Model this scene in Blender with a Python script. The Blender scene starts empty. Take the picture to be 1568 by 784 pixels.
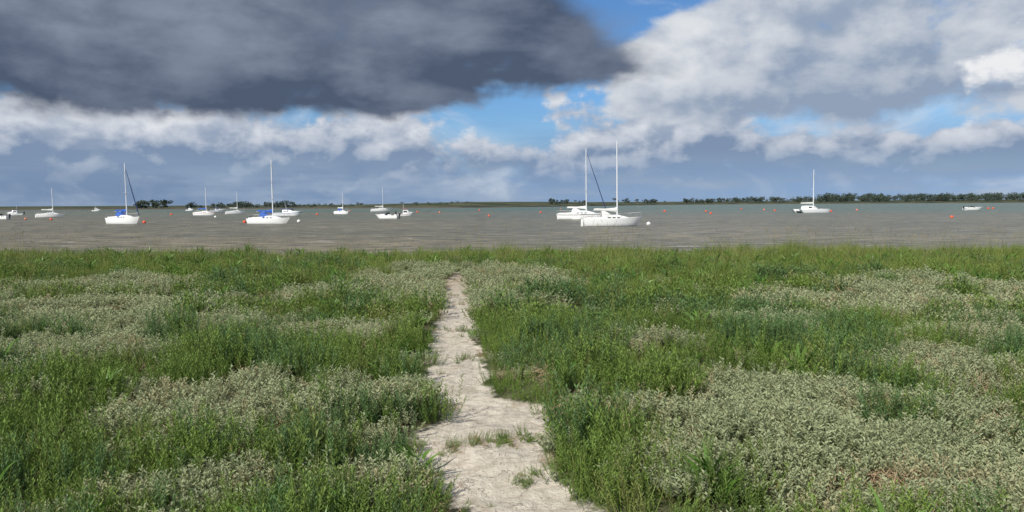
import bpy, bmesh, math, random
import numpy as np
from mathutils import Vector, Matrix, noise as mnoise

random.seed(7)
scene = bpy.context.scene
scene.view_settings.view_transform = 'Standard'
scene.view_settings.look = 'None'
scene.view_settings.exposure = 0
WATER_Z = -1.3
SUN_EL, SUN_AZ = 42.0, 220.0   # azimuth clockwise from +Y (behind the viewer, to the left)

# ------------------------------------------------------------------ helpers
def new_mat(name):
    m = bpy.data.materials.new(name); m.use_nodes = True
    nt = m.node_tree; nt.nodes.clear()
    return m, nt
def link(nt, a, b): nt.links.new(a, b)
def inp(nt, sock, v):
    if isinstance(v, bpy.types.NodeSocket): nt.links.new(v, sock)
    elif isinstance(v, (tuple, list)) and len(v) == 3 and sock.type == 'RGBA': sock.default_value = (*v, 1)
    else: sock.default_value = v
def M(nt, op, a, b=0.0, c=0.0, clamp=False):
    n = nt.nodes.new('ShaderNodeMath'); n.operation = op; n.use_clamp = clamp
    inp(nt, n.inputs[0], a); inp(nt, n.inputs[1], b)
    if op in ('MULTIPLY_ADD', 'SMOOTH_MAX', 'SMOOTH_MIN'): inp(nt, n.inputs[2], c)
    return n.outputs[0]
def SS(nt, v, lo, hi, tlo=0.0, thi=1.0):
    n = nt.nodes.new('ShaderNodeMapRange'); n.interpolation_type = 'SMOOTHSTEP'
    inp(nt, n.inputs[0], v); inp(nt, n.inputs[1], lo); inp(nt, n.inputs[2], hi)
    inp(nt, n.inputs[3], tlo); inp(nt, n.inputs[4], thi)
    return n.outputs[0]
def MIX(nt, f, a, b, mode='MIX'):
    n = nt.nodes.new('ShaderNodeMix'); n.data_type = 'RGBA'; n.blend_type = mode; n.clamp_factor = True
    inp(nt, n.inputs[0], f); inp(nt, n.inputs[6], a); inp(nt, n.inputs[7], b)
    return n.outputs[2]
def NOISE(nt, vec, scale, detail=4, rough=0.5, dist=0.0, color=False, dim='3D'):
    n = nt.nodes.new('ShaderNodeTexNoise'); n.noise_dimensions = dim
    if vec is not None: link(nt, vec, n.inputs['Vector'])
    n.inputs['Scale'].default_value = scale; n.inputs['Detail'].default_value = detail
    n.inputs['Roughness'].default_value = rough; n.inputs['Distortion'].default_value = dist
    return n.outputs['Color' if color else 'Fac']
def COMB(nt, x, y, z=0.0):
    n = nt.nodes.new('ShaderNodeCombineXYZ')
    inp(nt, n.inputs[0], x); inp(nt, n.inputs[1], y); inp(nt, n.inputs[2], z)
    return n.outputs[0]

# ------------------------------------------------------------------ world
world = bpy.data.worlds.new("World"); scene.world = world; world.use_nodes = True
wt = world.node_tree; wt.nodes.clear()
sky = wt.nodes.new('ShaderNodeTexSky'); sky.sky_type = 'NISHITA'; sky.sun_disc = False
sky.sun_elevation = math.radians(SUN_EL); sky.sun_rotation = math.radians(SUN_AZ)
sky.air_density = 1.0; sky.dust_density = 0.3; sky.ozone_density = 2.5
skyc = MIX(wt, 1.0, sky.outputs[0], (0.54, 0.80, 1.08), 'MULTIPLY')
tc = wt.nodes.new('ShaderNodeTexCoord')
sep = wt.nodes.new('ShaderNodeSeparateXYZ'); link(wt, tc.outputs['Generated'], sep.inputs[0])
az = M(wt, 'MULTIPLY', M(wt, 'ARCTAN2', sep.outputs[0], sep.outputs[1]), 57.2958)
el = M(wt, 'MULTIPLY', M(wt, 'ARCSINE', sep.outputs[2]), 57.2958)

# node group: billowy cloud height field
cg = bpy.data.node_groups.new('cloud_height', 'ShaderNodeTree')
cg.interface.new_socket('Vector', in_out='INPUT', socket_type='NodeSocketVector')
cg.interface.new_socket('Value', in_out='OUTPUT', socket_type='NodeSocketFloat')
gi = cg.nodes.new('NodeGroupInput'); go = cg.nodes.new('NodeGroupOutput')
f1 = NOISE(cg, gi.outputs[0], 1.0, 7, 0.54, 0.12, dim='2D')
vo = cg.nodes.new('ShaderNodeTexVoronoi'); vo.feature = 'SMOOTH_F1'; vo.voronoi_dimensions = '2D'; vo.inputs['Scale'].default_value = 2.3
vo.inputs['Smoothness'].default_value = 0.5
wrp = NOISE(cg, gi.outputs[0], 2.5, 5, 0.58, 0, True, dim='2D')
vm = cg.nodes.new('ShaderNodeVectorMath'); vm.operation = 'MULTIPLY_ADD'
link(cg, wrp, vm.inputs[0]); vm.inputs[1].default_value = (0.65, 0.65, 0.0); link(cg, gi.outputs[0], vm.inputs[2])
link(cg, vm.outputs[0], vo.inputs['Vector'])
hv = M(cg, 'ADD', M(cg, 'MULTIPLY', f1, 1.0), M(cg, 'MULTIPLY', M(cg, 'SUBTRACT', 0.5, vo.outputs['Distance']), 0.24))
link(cg, hv, go.inputs[0])
def cloudh(v):
    n = wt.nodes.new('ShaderNodeGroup'); n.node_tree = cg; link(wt, v, n.inputs[0]); return n.outputs[0]
def field(sx, sy, off, dx, dy):
    a = M(wt, 'MULTIPLY_ADD', az, 1/sx, off); b = M(wt, 'MULTIPLY_ADD', el, 1/sy, off*0.37)
    h0 = cloudh(COMB(wt, a, b))
    h1 = cloudh(COMB(wt, M(wt, 'ADD', a, dx/sx), M(wt, 'ADD', b, dy/sy)))
    return h0, M(wt, 'SUBTRACT', h0, h1)
def ell(cx, cy, rx, ry):
    a = M(wt, 'MULTIPLY', M(wt, 'SUBTRACT', az, cx), 1/rx); b = M(wt, 'MULTIPLY', M(wt, 'SUBTRACT', el, cy), 1/ry)
    return M(wt, 'SUBTRACT', 1.0, M(wt, 'SQRT', M(wt, 'ADD', M(wt, 'MULTIPLY', a, a), M(wt, 'MULTIPLY', b, b))))
def mx(*v):
    r = v[0]
    for q in v[1:]: r = M(wt, 'SMOOTH_MAX', r, q, 0.15)
    return r
def mn(*v):
    r = v[0]
    for q in v[1:]: r = M(wt, 'SMOOTH_MIN', r, q, 0.2)
    return r
K = 10.0
def C(r, g, b): return (r*K, g*K, b*K)

col = skyc
h2, r2 = field(4.6, 3.1, 1.7, -0.5, 0.8)
h3, r3 = field(8.5, 5.2, 7.9, -0.9, 1.5)
h4, r4 = field(13.0, 6.0, 12.4, -1.2, 2.2)
# scattered cloud elsewhere in the sky (high, and behind the viewer)
dg = mn(M(wt, 'ADD', M(wt, 'MULTIPLY', M(wt, 'SUBTRACT', h3, 0.5), 4.0), M(wt, 'MULTIPLY', M(wt, 'SUBTRACT', el, 19), 0.15)), M(wt, 'MULTIPLY', M(wt, 'SUBTRACT', h3, 0.47), 6.0))
col = MIX(wt, SS(wt, dg, 0.0, 0.5), col, MIX(wt, SS(wt, r3, -0.15, 0.2), C(.36,.41,.50), C(.74,.76,.80)))
# haze toward the horizon
hzc = MIX(wt, SS(wt, az, -30, 30), C(.175,.262,.42), C(.26,.40,.64))
hn = NOISE(wt, COMB(wt, M(wt, 'MULTIPLY', az, .08), M(wt, 'MULTIPLY', el, .5)), 1.0, 5, .55, dim='2D')
hzc = MIX(wt, SS(wt, hn, .38, .72), hzc, C(.32,.41,.56))
col = MIX(wt, SS(wt, M(wt, 'ADD', el, M(wt, 'MULTIPLY', M(wt, 'SUBTRACT', hn, .5), 4)), 8.0, 1.5, 0, .95), col, hzc)
# thin high veil so that the gaps are not pure blue
vn = NOISE(wt, COMB(wt, M(wt, 'MULTIPLY', az, .10), M(wt, 'MULTIPLY', el, .22)), 1.0, 6, .6, .5, dim='2D')
col = MIX(wt, SS(wt, vn, .48, .78, 0, .6), col, C(.62,.68,.76))

# cumulus bank
d2 = mx(ell(-28, 2.6, 21, 6.0), ell(-11, 2.8, 12.0, 6.2), ell(10.5, 3.4, 11, 5.6), ell(21, 2.6, 11, 3.6), ell(31, 3.0, 7, 2.3))
dd2 = M(wt, 'ADD', M(wt, 'MULTIPLY', d2, 1.35), M(wt, 'MULTIPLY', M(wt, 'SUBTRACT', h2, 0.54), 1.9))
a2 = SS(wt, dd2, 0.0, 0.42)
a2 = M(wt, 'MULTIPLY', a2, SS(wt, el, 0.4, 4.2, .15, 1))
lit2 = M(wt, 'ADD', SS(wt, r2, -.24, .28, 0, .54), SS(wt, el, 2.0, 6.0, -.28, .44))
lit2 = M(wt, 'SUBTRACT', lit2, SS(wt, az, 8, 20, 0, .16))
lit2 = M(wt, 'ADD', lit2, M(wt, 'MULTIPLY', M(wt, 'SUBTRACT', h4, .55), 1.2))
c2 = MIX(wt, lit2, C(.21,.29,.43), C(.80,.82,.86))
col = MIX(wt, a2, col, c2)

# big pale cloud on the right
d3 = mn(M(wt, 'MULTIPLY', M(wt, 'SUBTRACT', el, M(wt, 'MULTIPLY_ADD', az, -0.05, 6.2)), 0.5),
        M(wt, 'MULTIPLY', M(wt, 'SUBTRACT', az, M(wt, 'MULTIPLY_ADD', M(wt, 'MAXIMUM', M(wt, 'SUBTRACT', el, 11.0), 0.0), 2.0, 5.8)), 0.35),
        M(wt, 'MULTIPLY', M(wt, 'SUBTRACT', 27.0, el), 0.3))
d3 = M(wt, 'SUBTRACT', d3, M(wt, 'MULTIPLY', M(wt, 'MAXIMUM', ell(33.5, 9.8, 4.0, 2.6), 0.0), 2.6))
d3 = M(wt, 'MINIMUM', d3, 1.2)
dd3 = M(wt, 'ADD', M(wt, 'MULTIPLY', d3, 0.85), M(wt, 'MULTIPLY', M(wt, 'SUBTRACT', h3, 0.53), 2.6))
a3 = SS(wt, dd3, 0.0, 0.7)
l3 = M(wt, 'ADD', SS(wt, r3, -.28, .28, .04, .76), M(wt, 'MULTIPLY', M(wt, 'MAXIMUM', ell(11, 10.6, 10, 4.2), 0.0), .46))
l3 = M(wt, 'SUBTRACT', l3, M(wt, 'MULTIPLY', M(wt, 'MAXIMUM', ell(23, 7.4, 14, 4.4), 0.0), .52))
c3 = MIX(wt, l3, C(.28,.355,.48), C(.74,.765,.80))
col = MIX(wt, a3, col, c3)
# bright puff at far right
d5 = M(wt, 'ADD', ell(33.0, 8.4, 3.4, 2.2), M(wt, 'MULTIPLY', M(wt, 'SUBTRACT', h2, 0.52), 1.8))
col = MIX(wt, SS(wt, d5, 0.1, 0.5), col, MIX(wt, SS(wt, r2, -.2, .14), C(.46,.52,.62), C(.84,.85,.87)))

# dark cloud upper left (ragged, trailing lower edge)
bot = M(wt, 'ADD', 5.7, M(wt, 'MULTIPLY', M(wt, 'MAXIMUM', M(wt, 'ADD', az, 12.0), 0.0), 0.15))
bot = M(wt, 'SUBTRACT', bot, M(wt, 'MULTIPLY', M(wt, 'SUBTRACT', h2, .55), 2.2))
d4 = mn(M(wt, 'MULTIPLY', M(wt, 'SUBTRACT', el, bot), 0.60),
        M(wt, 'MULTIPLY', M(wt, 'SUBTRACT', M(wt, 'SUBTRACT', 10.5, M(wt, 'MULTIPLY', M(wt, 'MAXIMUM', M(wt, 'SUBTRACT', el, 10.0), 0.0), 0.95)), az), 0.22),
        M(wt, 'MULTIPLY', M(wt, 'SUBTRACT', 32.0, el), 0.2), M(wt, 'MULTIPLY', M(wt, 'ADD', az, 70.0), 0.1))
d4c = M(wt, 'MINIMUM', d4, 1.0)
dd4 = M(wt, 'ADD', M(wt, 'MULTIPLY', d4c, 0.9), M(wt, 'MULTIPLY', M(wt, 'SUBTRACT', h4, 0.54), 1.5))
dd4 = M(wt, 'ADD', dd4, M(wt, 'MULTIPLY', M(wt, 'SUBTRACT', h3, 0.54), .8))
a4 = SS(wt, dd4, -.20, 0.70)
l4 = M(wt, 'ADD', SS(wt, h4, .34, .80, 0, .42), SS(wt, r4, -.35, .35, -.10, .20))
l4 = M(wt, 'ADD', l4, M(wt, 'MULTIPLY', r3, .30))
l4 = M(wt, 'ADD', l4, SS(wt, d4, .3, 4.0, -.22, .26))
l4 = M(wt, 'ADD', l4, SS(wt, dd4, .7, -.1, 0, .35))
c4 = MIX(wt, l4, C(.078,.106,.166), C(.28,.325,.42))
col = MIX(wt, a4, col, c4)
bg = wt.nodes.new('ShaderNodeBackground'); link(wt, col, bg.inputs[0]); bg.inputs[1].default_value = 0.1
wo = wt.nodes.new('ShaderNodeOutputWorld'); link(wt, bg.outputs[0], wo.inputs[0])

# ------------------------------------------------------------------ sun
sl = bpy.data.lights.new('sun', 'SUN'); sl.energy = 5.0; sl.angle = math.radians(0.5); sl.color = (1.0, 0.95, 0.86)
so = bpy.data.objects.new('sun', sl); scene.collection.objects.link(so)
sd = Vector((math.sin(math.radians(SUN_AZ))*math.cos(math.radians(SUN_EL)), math.cos(math.radians(SUN_AZ))*math.cos(math.radians(SUN_EL)), math.sin(math.radians(SUN_EL))))
so.rotation_euler = sd.to_track_quat('Z', 'Y').to_euler(); so.location = sd*50

# ------------------------------------------------------------------ camera
cam = bpy.data.cameras.new('camera'); co = bpy.data.objects.new('camera', cam); scene.collection.objects.link(co)
cam.sensor_width = 36; cam.lens = 26.68; cam.clip_start = 0.1; cam.clip_end = 20000
co.matrix_world = Matrix.Translation((0, 0, 1.6)) @ Matrix.Rotation(math.radians(90-3.94), 4, 'X') @ Matrix.Rotation(math.radians(-0.29), 4, 'Z')
scene.camera = co

# ------------------------------------------------------------------ terrain functions
PY = np.array([-3, 2.5, 3.85, 4.47, 4.75, 5.0, 5.58, 5.95, 6.25, 7.42, 8.87, 11, 13.4, 16.5, 18.5, 22, 30])
PC = np.array([.3, .2, .06, -.10, -.20, -.22, -.10, -.18, -.50, -.56, -.70, -.82, -.99, -1.2, -1.35, -1.5, -1.9])
PW = np.array([.3, .3, .30, .30, .38, .40, .33, .34, .25, .24, .22, .20, .19, .16, .0, -.3, -.5])
def nz(x, y, s, o=0.0): return mnoise.noise(Vector((x*s+o, y*s-o*1.7, o)))
def fb(x, y, s, o=0.0): return nz(x, y, s, o) + .5*nz(x, y, s*2.1, o+5) + .25*nz(x, y, s*4.3, o+9)
def path_d(x, y):   # >0 inside path (metres from the edge)
    c = np.interp(y, PY, PC) ; w = np.interp(y, PY, PW)
    return w - abs(x-c) + 0.12*fb(x, y, 2.2, 3.1) + .07*nz(x, y, 7, 1.1)
def ground_z(x, y):
    z = 0.0
    if -30 < x < 30 and -5 < y < 32:
        z = 0.07*fb(x, y, .35, 2.0)
        p = path_d(x, y) if y < 24 else -1
        if p < -.1: z += .12*fb(x, y, .95, 15.0)*min(1, (-p-.1)/.5)
        if p > -0.25:
            k = min(1, (p+.25)/.3); z += -0.035*k + 0.018*k*fb(x, y, 3.5, 8.0) + .009*k*fb(x, y*1.8, 9, 4.0)
    edge = 22.3 + 0.8*nz(x, 0, .12, 6.0)
    if y > edge:
        t = min(1, (y-edge)/7.0); z = z*(1-t) - 2.9*t*t*(3-2*t)
    return z
def axis(segs):
    out = []
    for a, b, s in segs: out += list(np.arange(a, b-1e-6, s))
    return out
geo = [30*1.45**k for k in range(1, 15)]
xs = [-g for g in reversed(geo)] + axis([(-30, -10, .5), (-10, -2.6, .15), (-2.6, 1.4, .035), (1.4, 10, .15), (10, 30.1, .5)]) + geo
ys = [-g for g in reversed(geo)] + axis([(-30, 0, 1.0), (0, 3, .2), (3, 9, .035), (9, 16, .08), (16, 24, .15), (24, 30.1, .4)]) + geo
verts = []; pv = []
for y in ys:
    for x in xs:
        verts.append((x, y, ground_z(x, y)))
        pv.append(path_d(x, y) if (y < 24 and abs(x) < 4 and y > -4) else -1.0)
nx = len(xs)
faces = [(j*nx+i, j*nx+i+1, (j+1)*nx+i+1, (j+1)*nx+i) for j in range(len(ys)-1) for i in range(nx-1)]
me = bpy.data.meshes.new('ground'); me.from_pydata(verts, [], faces)
at = me.attributes.new('path', 'FLOAT', 'POINT'); at.data.foreach_set('value', pv)
me.polygons.foreach_set('use_smooth', [True]*len(me.polygons))
ground = bpy.data.objects.new('ground', me); scene.collection.objects.link(ground)
m, nt = new_mat('soil_and_sand_path')
g = nt.nodes.new('ShaderNodeNewGeometry').outputs['Position']
pa = nt.nodes.new('ShaderNodeAttribute'); pa.attribute_name = 'path'
n1 = NOISE(nt, g, 14, 6, .6); n2 = NOISE(nt, g, 1.4, 5, .6); n3 = NOISE(nt, g, 60, 3, .7)
n4 = NOISE(nt, g, 4.0, 6, .6, .6)
sand = MIX(nt, SS(nt, n1, .3, .7), (.42, .37, .30), (.57, .52, .43))
sand = MIX(nt, SS(nt, n4, .52, .72, 0, .6), sand, (.27, .22, .155))
vor = nt.nodes.new('ShaderNodeTexVoronoi'); vor.feature = 'DISTANCE_TO_EDGE'; vor.voronoi_dimensions = '2D'; vor.inputs['Scale'].default_value = 4.5
vmm = nt.nodes.new('ShaderNodeVectorMath'); vmm.operation = 'MULTIPLY_ADD'; link(nt, NOISE(nt, g, 3, 4, .6, 0, True), vmm.inputs[0]); vmm.inputs[1].default_value = (.8,.8,.8); link(nt, g, vmm.inputs[2])
link(nt, vmm.outputs[0], vor.inputs['Vector'])
crack = SS(nt, vor.outputs['Distance'], 0.0, 0.02, 1, 0)
crack = M(nt, 'MULTIPLY', crack, SS(nt, n4, .42, .58, .9, 0))
sand = MIX(nt, M(nt, 'MULTIPLY', crack, .6), sand, (.15, .12, .085))
sand = MIX(nt, SS(nt, n3, .62, .70, 0, .75), sand, (.16, .12, .08))
soil = MIX(nt, SS(nt, n1, .3, .7), (.045, .055, .022), (.12, .11, .06))
soil = MIX(nt, SS(nt, n2, .4, .65), soil, (.07, .10, .03))
far = MIX(nt, SS(nt, n2, .35, .65), (.09, .13, .035), (.17, .18, .09))
sy = nt.nodes.new('ShaderNodeSeparateXYZ'); link(nt, g, sy.inputs[0])
sand = MIX(nt, SS(nt, sy.outputs[1], 11, 17, 0, .45), sand, (.24, .17, .10))
isfar = M(nt, 'MAXIMUM', SS(nt, M(nt, 'ABSOLUTE', sy.outputs[0]), 24, 30), SS(nt, sy.outputs[1], 1, -2))
soil = MIX(nt, isfar, soil, far)
pf = SS(nt, M(nt, 'ADD', pa.outputs['Fac'], M(nt, 'MULTIPLY', M(nt, 'SUBTRACT', n1, .5), .18)), -.10, .0)
mud = SS(nt, sy.outputs[1], 23, 25)
basec = MIX(nt, pf, soil, sand); basec = MIX(nt, mud, basec, (.2, .17, .12))
bs = nt.nodes.new('ShaderNodeBsdfPrincipled'); link(nt, basec, bs.inputs['Base Color']); bs.inputs['Roughness'].default_value = .95
bs.inputs['Specular IOR Level'].default_value = .15
bp = nt.nodes.new('ShaderNodeBump'); bp.inputs['Strength'].default_value = .8; bp.inputs['Distance'].default_value = .03
link(nt, M(nt, 'SUBTRACT', M(nt, 'ADD', M(nt, 'ADD', n1, M(nt, 'MULTIPLY', n3, .35)), n4), M(nt, 'MULTIPLY', crack, .5)), bp.inputs['Height'])
link(nt, bp.outputs[0], bs.inputs['Normal'])
o = nt.nodes.new('ShaderNodeOutputMaterial'); link(nt, bs.outputs[0], o.inputs[0]); me.materials.append(m)

# ------------------------------------------------------------------ water
m, nt = new_mat('estuary_water')
g = nt.nodes.new('ShaderNodeNewGeometry').outputs['Position']
sy = nt.nodes.new('ShaderNodeSeparateXYZ'); link(nt, g, sy.inputs[0])
sc = nt.nodes.new('ShaderNodeVectorMath'); sc.operation = 'MULTIPLY'; link(nt, g, sc.inputs[0]); sc.inputs[1].default_value = (.30, 1.0, 1)
big = NOISE(nt, sc.outputs[0], .014, 4, .5, dim='2D')
mid = NOISE(nt, sc.outputs[0], .09, 4, .6, dim='2D')
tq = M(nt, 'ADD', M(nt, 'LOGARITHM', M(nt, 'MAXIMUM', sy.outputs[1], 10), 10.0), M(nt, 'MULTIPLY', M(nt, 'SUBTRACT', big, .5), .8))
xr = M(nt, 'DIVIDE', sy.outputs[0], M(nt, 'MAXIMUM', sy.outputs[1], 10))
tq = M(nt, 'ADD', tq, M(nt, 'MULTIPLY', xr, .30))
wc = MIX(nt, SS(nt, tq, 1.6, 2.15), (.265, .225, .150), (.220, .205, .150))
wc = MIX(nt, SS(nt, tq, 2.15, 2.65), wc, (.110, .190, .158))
wc = MIX(nt, SS(nt, mid, .40, .62, .40, 0), wc, (.12, .125, .10))
rip = NOISE(nt, sc.outputs[0], 1.0, 5, .62, .4, dim='2D')
rip2 = NOISE(nt, sc.outputs[0], .30, 3, .55, dim='2D')
wc = MIX(nt, SS(nt, rip, .38, .60, .8, 0), wc, (.075, .075, .060))
foam = M(nt, 'MULTIPLY', SS(nt, rip, .67, .72), SS(nt, rip2, .50, .58))
wc = MIX(nt, foam, wc, (.6, .6, .58))
bs = nt.nodes.new('ShaderNodeBsdfPrincipled'); link(nt, wc, bs.inputs['Base Color']); bs.inputs['Roughness'].default_value = .36
bs.inputs['IOR'].default_value = 1.33; bs.inputs['Specular IOR Level'].default_value = .16
bp = nt.nodes.new('ShaderNodeBump'); bp.inputs['Strength'].default_value = 1.0; bp.inputs['Distance'].default_value = .55
link(nt, M(nt, 'ADD', rip, M(nt, 'MULTIPLY', rip2, 1.4)), bp.inputs['Height']); link(nt, bp.outputs[0], bs.inputs['Normal'])
o = nt.nodes.new('ShaderNodeOutputMaterial'); link(nt, bs.outputs[0], o.inputs[0])
me = bpy.data.meshes.new('water'); me.from_pydata([(-8000, 22.5, WATER_Z), (8000, 22.5, WATER_Z), (8000, 9000, WATER_Z), (-8000, 9000, WATER_Z)], [], [(0, 1, 2, 3)])
me.materials.append(m); water = bpy.data.objects.new('water', me); scene.collection.objects.link(water)

# ------------------------------------------------------------------ far shore land
ST = np.array([-2.5, -1.4, -.675, -.07, .02, .10, .19, .30, .68, 1.4, 2.5])
SD = np.array([700, 600, 560, 560, 640, 800, 1080, 1230, 1330, 1500, 1600])
HT = np.array([-2.5, -.675, -.25, -.15, -.05, .03, .1, .2, .3, .68, 2.5])
HZ = np.array([1., .5, .5, 2.2, 3.6, 3.6, 3.2, 3.5, 4.2, 5.0, 6.0])
OFF = [0, 4, 10, 25, 60, 150, 400, 1200, 3000]
OZ = [-.25, .15, .25, .35, .65, 1.0, 1.05, 1.15, 1.2]
def land_z(t, off):
    k = np.interp(off, OFF, OZ); return WATER_Z + (np.interp(t, HT, HZ)-WATER_Z)*k + (.25*mnoise.noise(Vector((t*60, off*.02, 0))) if off > 5 else 0)
ts = np.linspace(-2.5, 2.5, 700); lv = []
for of in OFF:
    for t in ts:
        d = np.interp(t, ST, SD) + 10*mnoise.noise(Vector((t*25, 0, 3))) + of
        lv.append((t*d, d, land_z(t, of)))
n = len(ts); lf = [(j*n+i, j*n+i+1, (j+1)*n+i+1, (j+1)*n+i) for j in range(len(OFF)-1) for i in range(n-1)]
me = bpy.data.meshes.new('far_shore'); me.from_pydata(lv, [], lf); fs = bpy.data.objects.new('far_shore', me); scene.collection.objects.link(fs)
m, nt = new_mat('far_land')
g = nt.nodes.new('ShaderNodeNewGeometry').outputs['Position']
a = NOISE(nt, g, .03, 5, .6)
sz = nt.nodes.new('ShaderNodeSeparateXYZ'); link(nt, g, sz.inputs[0])
lc = MIX(nt, SS(nt, a, .4, .6), (.040, .055, .040), (.095, .098, .062))
lc = MIX(nt, SS(nt, sz.outputs[2], -.9, -.2), (.10, .09, .075), lc)
bs = nt.nodes.new('ShaderNodeBsdfPrincipled'); link(nt, lc, bs.inputs['Base Color']); bs.inputs['Roughness'].default_value = 1; bs.inputs['Specular IOR Level'].default_value = 0
o = nt.nodes.new('ShaderNodeOutputMaterial'); link(nt, bs.outputs[0], o.inputs[0]); me.materials.append(m)

# ------------------------------------------------------------------ distant trees (one mesh)
def leaf_mat(name, c1, c2, c3=None, trans=.3, scale=1.2, rough=.6, tint='tint', spec=.2, isl=.26, big=.0, bigc=None):
    m, nt = new_mat(name)
    oi = nt.nodes.new('ShaderNodeObjectInfo')
    g = nt.nodes.new('ShaderNodeNewGeometry')
    nn = NOISE(nt, g.outputs['Position'], scale, 2, .6)
    at = nt.nodes.new('ShaderNodeAttribute'); at.attribute_name = tint
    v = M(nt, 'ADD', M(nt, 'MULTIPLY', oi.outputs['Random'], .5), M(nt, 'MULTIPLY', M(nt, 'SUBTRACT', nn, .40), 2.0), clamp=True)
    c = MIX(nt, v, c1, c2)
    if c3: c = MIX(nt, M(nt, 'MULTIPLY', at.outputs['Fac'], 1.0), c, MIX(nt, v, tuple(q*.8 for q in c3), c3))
    if bigc: c = MIX(nt, SS(nt, M(nt, 'FRACT', M(nt, 'MULTIPLY', oi.outputs['Random'], 7.3)), 1-big, 1), c, bigc)
    ri = g.outputs['Random Per Island']
    c = MIX(nt, 1.0, c, MIX(nt, ri, (1-isl,)*3, (1+isl, 1+isl*.9, 1+isl*.6)), 'MULTIPLY')
    if trans > 0:
        df = nt.nodes.new('ShaderNodeBsdfDiffuse'); link(nt, c, df.inputs[0])
        gl = nt.nodes.new('ShaderNodeBsdfGlossy'); gl.inputs['Roughness'].default_value = rough; gl.inputs[0].default_value = (.6, .65, .6, 1)
        tr = nt.nodes.new('ShaderNodeBsdfTranslucent'); link(nt, c, tr.inputs[0])
        m0 = nt.nodes.new('ShaderNodeMixShader'); m0.inputs[0].default_value = trans
        link(nt, df.outputs[0], m0.inputs[1]); link(nt, tr.outputs[0], m0.inputs[2])
        m1 = nt.nodes.new('ShaderNodeMixShader'); m1.inputs[0].default_value = spec*.2
        link(nt, m0.outputs[0], m1.inputs[1]); link(nt, gl.outputs[0], m1.inputs[2]); out = m1.outputs[0]
    else:
        df = nt.nodes.new('ShaderNodeBsdfDiffuse'); link(nt, c, df.inputs[0]); out = df.outputs[0]
    o = nt.nodes.new('ShaderNodeOutputMaterial'); link(nt, out, o.inputs[0]); return m
def simple_mat(name, c, rough=.5, metal=0, spec=.5, var=.0, sc=4):
    m, nt = new_mat(name)
    bs = nt.nodes.new('ShaderNodeBsdfPrincipled'); bs.inputs['Roughness'].default_value = rough; bs.inputs['Metallic'].default_value = metal
    bs.inputs['Specular IOR Level'].default_value = spec
    tcn = nt.nodes.new('ShaderNodeTexCoord')
    nn = NOISE(nt, tcn.outputs['Object'], sc, 5, .6)
    link(nt, MIX(nt, SS(nt, nn, .3, .75), c, tuple(q*(1-var) for q in c)), bs.inputs['Base Color'])
    o = nt.nodes.new('ShaderNodeOutputMaterial'); link(nt, bs.outputs[0], o.inputs[0]); return m
bark = simple_mat('bark', (.07, .055, .04), .9, var=.3)
tleaf = leaf_mat('distant_foliage', (.036, .056, .044), (.072, .095, .062), trans=.15, scale=.08)  # bluish-dark leaf colour has distance haze painted in, no volume used
tv = []; tf = []; tm = []
def add_quad(c, u, v, mat):
    b = len(tv); tv.extend([c-u-v, c+u-v, c+u+v, c-u+v]); tf.append((b, b+1, b+2, b+3)); tm.append(mat)
def add_tube(p0, p1, r0, r1, mat, ns=5):
    d = (p1-p0).normalized(); a = d.orthogonal().normalized(); bq = d.cross(a); b = len(tv)
    for p, r in ((p0, r0), (p1, r1)):
        for k in range(ns):
            an = 2*math.pi*k/ns; tv.append(p + (a*math.cos(an)+bq*math.sin(an))*r)
    for k in range(ns): tf.append((b+k, b+(k+1) % ns, b+ns+(k+1) % ns, b+ns+k)); tm.append(mat)
def tree(x, y, z, h, w, pine=False):
    base = Vector((x, y, z-.3)); top = base + Vector((random.uniform(-.4, .4), 0, h*.75))
    add_tube(base, top, .028*h, .01*h, 0)
    for k in range(7 if not pine else 5):
        if pine: c = base + Vector((random.uniform(-.5, .5)*w, random.uniform(-.4, .4)*w, h*random.uniform(.68, .95)))
        else: c = base + Vector((random.uniform(-.5, .5)*w, random.uniform(-.4, .4)*w, h*random.uniform(.18, .88)))
        add_tube(base.lerp(top, random.uniform(.3, .8)), c, .012*h, .004*h, 0, 4)
        r = w*random.uniform(.20, .36)
        for q in range(26):
            v = Vector((random.gauss(0, 1), random.gauss(0, 1), random.gauss(0, 1))); v.normalize(); v *= r*random.uniform(.5, 1.1); v.z *= .7
            s = h*random.uniform(.035, .075)
            u = Vector((random.gauss(0, 1), random.gauss(0, 1), random.gauss(0, 1))).normalized(); w2 = u.orthogonal().normalized()
            add_quad(c+v, u*s, w2*s*.8, 1)
def trees(t0, t1, n, h0, h1, off0, off1, pine=0.0, wide=.8):
    for k in range(n):
        t = random.uniform(t0, t1); of = random.uniform(off0, off1); d = np.interp(t, ST, SD)+of; h = random.uniform(h0, h1)
        tree(t*d, d, land_z(t, of), h, h*wide*random.uniform(.7, 1.3), random.random() < pine)
trees(-.492, -.452, 13, 4.5, 7.0, 20, 70, .1)
trees(-.425, -.285, 60, 2.2, 5.2, 25, 130, .1, 1.2)
trees(-.285, -.19, 20, 1.6, 3.0, 30, 260, 0, 1.5)
trees(-.15, -.05, 12, 1.2, 2.4, 40, 150, 0, 1.5)
trees(.05, .10, 14, 3.0, 5.5, 30, 100, .1)
trees(.128, .205, 18, 3.5, 7, 30, 100, .6)
trees(.222, .272, 24, 4.5, 7.5, 30, 100, .1, 1.0)
trees(.27, .42, 90, 4, 9, 40, 180, .05, 1.2)
trees(.40, .72, 230, 6, 14.5, 40, 200, .05, 1.2)
trees(.72, 1.5, 140, 7, 13, 40, 200, .05, 1.2)
trees(-1.5, -.70, 40, 3, 7, 30, 200, .05)
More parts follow.
